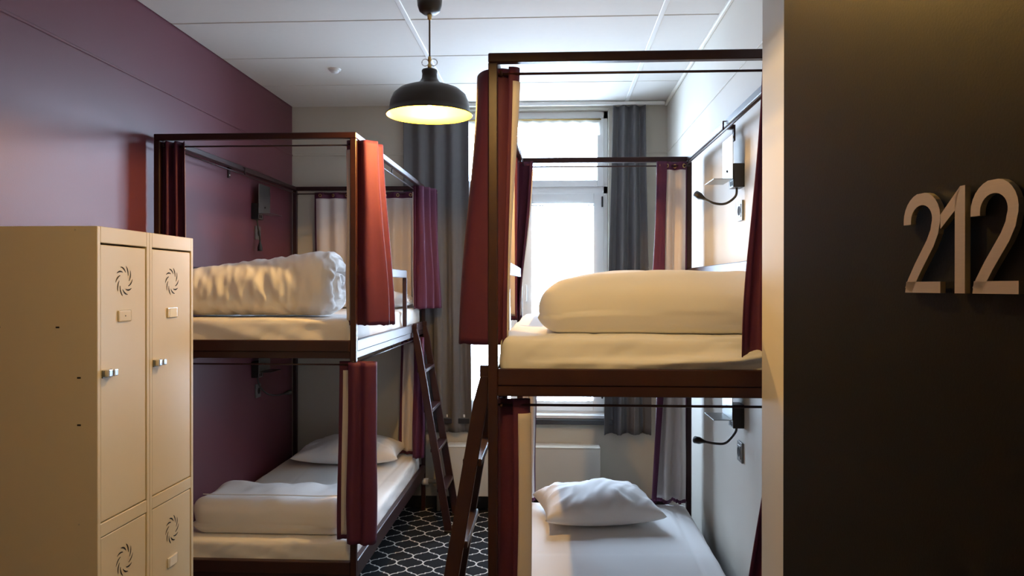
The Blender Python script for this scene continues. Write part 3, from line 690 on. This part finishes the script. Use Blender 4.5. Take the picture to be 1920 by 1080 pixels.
# ------------------------------------------------------------------ locker cabinet
LX, LY0, LY1, LZ = -1.44, 2.36, 3.01, 1.857
lk = thing('locker_cabinet', 'beige metal cabinet of four lockers in two columns by the left wall', 'locker', (XL+.016, LY0, 0))
def lb(bm, x0, x1, y0, y1, z0, z1, bev=.0015): bbox(bm, x0-XL-.016, x1-XL-.016, y0-LY0, y1-LY0, z0, z1, bev)
XW = XL+.016
ym = LY0+.315
for (a, b) in ((LY0, ym), (ym+.001, LY1)):
    bm = bmesh.new()
    lb(bm, XW, LX, a, a+.018, 0, LZ); lb(bm, XW, LX, b-.018, b, 0, LZ); lb(bm, XW, LX, a+.018, b-.018, LZ-.052, LZ); lb(bm, XW, LX, a+.018, b-.018, 0, .07)
    lb(bm, XW, LX-.001, a+.018, b-.018, .862, .905); lb(bm, XW, XW+.01, a+.018, b-.018, .07, LZ-.05)
    body = from_bm('carcass', bm, 'locker', lk)
    for (z0, z1, k) in ((.909, LZ-.058, 1), (.075, .858, 0)):
        y0, y1 = a+.022, b-.021
        dx = XW; bm = bmesh.new(); lb(bm, LX-.020, LX-.003, y0, y1, z0, z1, .002)
        d = from_bm('locker_door', bm, 'locker', lk)
        yc, zc, X = (y0+y1)/2-LY0-.0, z1-.115, LX-.003-XW
        # swirl of ten curved air slots
        vb = bmesh.new()
        for q in range(10):
            th0 = 2*PI*q/10; ring = []
            for s in range(6):
                f = s/5; r = .030+.021*f; th = th0+.75*f; hw = .0024*math.sin(PI*min(1, max(.12, f)))+.0010
                c, sn = math.cos(th), math.sin(th)
                ring.append([vb.verts.new((X+.0006, yc+(r+e*hw)*c-e*.0*sn, zc+(r+e*hw)*sn)) for e in (-1, 1)])
            for s in range(5): vb.faces.new((ring[s][0], ring[s][1], ring[s+1][1], ring[s+1][0]))
        from_bm('air_vent', vb, 'dark_hole', d)
        zh = zc-.118
        h = box('label_holder', X, X+.005, yc-.038, yc+.038, zh-.019, zh+.019, 'clear_plastic', d, .004, 2)
        if not (a == LY0): box('label_card', X+.0045, X+.0060, yc-.026, yc+.026, zh-.017, zh+.017, 'card', h)
        else: box('label_screw', X+.0045, X+.0060, yc-.002, yc+.002, zh-.002, zh+.002, 'black_plastic', h)
        zl = z0+.42 if k else z0+.38
        if k: zl = (1.385 if a == LY0 else 1.388)
        la = box('latch', X, X+.022, y0-LY0+.012, y0-LY0+.034, zl-.012, zl+.012, 'chrome', d, .003, 2)
        box('latch_tab', X+.004, X+.026, y0-LY0+.036, y0-LY0+.058, zl-.011, zl+.011, 'chrome', la, .003, 2)
        box('latch_plate', X, X+.004, y0-LY0+.006, y0-LY0+.060, zl-.015, zl+.011, 'socket_grey', la, .001)
for (x, z) in ((-1.512, 1.845), (-1.570, 1.535), (-1.765, 1.535), (-1.500, 1.375), (-1.500, 1.225), (-1.500, .91)):
    big = z in (1.535, 1.375, 1.225)
    box('side_hole' if big else 'rivet', x-(.006 if big else .003)-XW, x+(.006 if big else .003)-XW, -.0008, .001, z-.0025-(.0 if big else .001), z+.0025, 'dark_hole' if big else 'pipe', lk)

# ------------------------------------------------------------------ radiator box, pipes
rd = thing('radiator_box', 'white box radiator with flat top on the wall below the window', 'radiator', (-.215, 5.655, .13))
box('front_panel', -.560, .560, -.078, -.060, 0, .355, 'radiator_white', rd, .003)
box('top_cover', -.560, .560, -.080, .076, .355, .367, 'radiator_white', rd, .003)
for s in (-1, 1): box('side_panel', min(s*.558, s*.545), max(s*.558, s*.545), -.060, .076, 0, .355, 'radiator_white', rd, .002)
box('heating_core', -.53, .53, -.045, .065, .02, .34, 'radiator_white', rd, .004)
vp = thing('radiator_valve', 'brass and beige radiator valve with pipes left of the radiator box', 'valve', (-.845, 5.66, 0))
tube('pipe', [(0, 0, 0), (0, 0, .16), (0, .0, .20)], .013, 'pipe', vp, 12)
tube('pipe', [(.05, .02, 0), (.05, .02, .12), (.07, .02, .14)], .010, 'pipe', vp, 12)
tube('valve_body', [(-.075, 0, .215), (.065, 0, .215)], .016, 'pipe', vp, 14)
tube('valve_head', [(-.125, 0, .215), (-.115, 0, .215), (-.075, 0, .215)], [.020, .026, .024], 'white_bar', vp, 16)
lathe('lock_nut', [(.0005, .235), (.012, .235), (.016, .228), (.016, .196), (.012, .190), (.0005, .190)], 'brass', vp, 6)

# ------------------------------------------------------------------ entrance door with its number
hinge = Vector((.4515, .310)); free = Vector((.333, 1.131)); dv = (free-hinge); DW = dv.length
door = struct(bpy.data.objects.new('door_1', None)); C.objects.link(door)
door.location = (hinge.x, hinge.y, 0); door.rotation_euler = (0, 0, math.atan2(dv.y, dv.x))
# local x runs from the hinge to the free edge, local +y is the face seen from the corridor
box('door_leaf', 0, DW, -.040, 0, .008, 2.15, 'door_black', door, .002)
def stroke(name, pts, wd, th, par, x0, z0, sx, sz):
    """a flat bent bar: polyline with constant width, extruded by th"""
    P = [Vector((p[0], p[1])) for p in pts]; L_, R_ = [], []
    for i, p in enumerate(P):
        a = (P[i]-P[i-1]).normalized() if i else (P[1]-P[0]).normalized(); b = (P[i+1]-P[i]).normalized() if i < len(P)-1 else a
        t = (a+b).normalized(); n = Vector((-t.y, t.x)); k = wd/2/max(.55, n.dot(Vector((-a.y, a.x))))
        L_.append(p+n*k); R_.append(p-n*k)
    return L_, R_
def digit(kind, x0, x1, z0, z1):
    W_, H_ = abs(x1-x0), z1-z0; bm = bmesh.new(); polys = []
    if kind == '2':
        pts = []
        for k in range(17):
            a = PI*(1.0-k/16*1.12); pts.append((.30+.235*math.cos(a), .735+.210*math.sin(a)))
        pts = [(.065, .70)]+pts+[(.505, .60), (.44, .49), (.34, .37), (.24, .25), (.13, .10), (.085, .02)]
        L_, R_ = stroke('', pts, .125, 0, None, 0, 0, 1, 1)
        for i in range(len(L_)-1): polys.append([L_[i], L_[i+1], R_[i+1], R_[i]])
        polys.append([Vector((.03, 0)), Vector((.60, 0)), Vector((.60, .112)), Vector((.05, .112))])
        un = .6
    else:
        polys.append([Vector((.20, 0)), Vector((.335, 0)), Vector((.335, 1)), Vector((.27, 1)), Vector((.20, .90))])
        polys.append([Vector((.20, .78)), Vector((.27, 1.0)), Vector((.0, .76)), Vector((.0, .62))])
        un = .335
    for pl_ in polys:
        top = []; bot = []
        for p in pl_:
            # seen from the corridor the number reads from the free edge towards the hinge
            x = x0-p.x/un*W_; z = z0+max(0, min(1, p.y))*H_
            top.append(bm.verts.new((x, .0085, z))); bot.append(bm.verts.new((x, .0030, z)))
        n = len(top); bm.faces.new(top); bm.faces.new(bot[::-1])
        for k in range(n): bm.faces.new((top[k], bot[k], bot[(k+1) % n], top[(k+1) % n]))
    bmesh.ops.remove_doubles(bm, verts=bm.verts[:], dist=1e-5)
    o = from_bm('number_digit', bm, 'number_metal', door); o['label'] = 'brushed bronze door digit %s' % kind
    for zz in (.3, .85):
        xx = x0-(.5 if kind == '2' else .8)*W_
    return o
def door_s(px):      # distance from the hinge of the door point seen in picture column px
    c, s = math.cos(.0528), math.sin(.0528); a = (px-960)/1440.36; rx, ry = c*a-s, s*a+c
    # hinge + k*u on the ray
    u = dv.normalized(); nn = Vector((-u.y, u.x))*.0085; hx, hy = hinge.x+nn.x, hinge.y+nn.y
    return (hx*ry-hy*rx)/(u.y*rx-u.x*ry)
ZD0, ZD1 = 1.6610, 1.7615
digit('2', door_s(1694), door_s(1763), ZD0, ZD1)
digit('1', door_s(1763), door_s(1809), ZD0, ZD1)
digit('2', door_s(1819), door_s(1910), ZD0, ZD1)
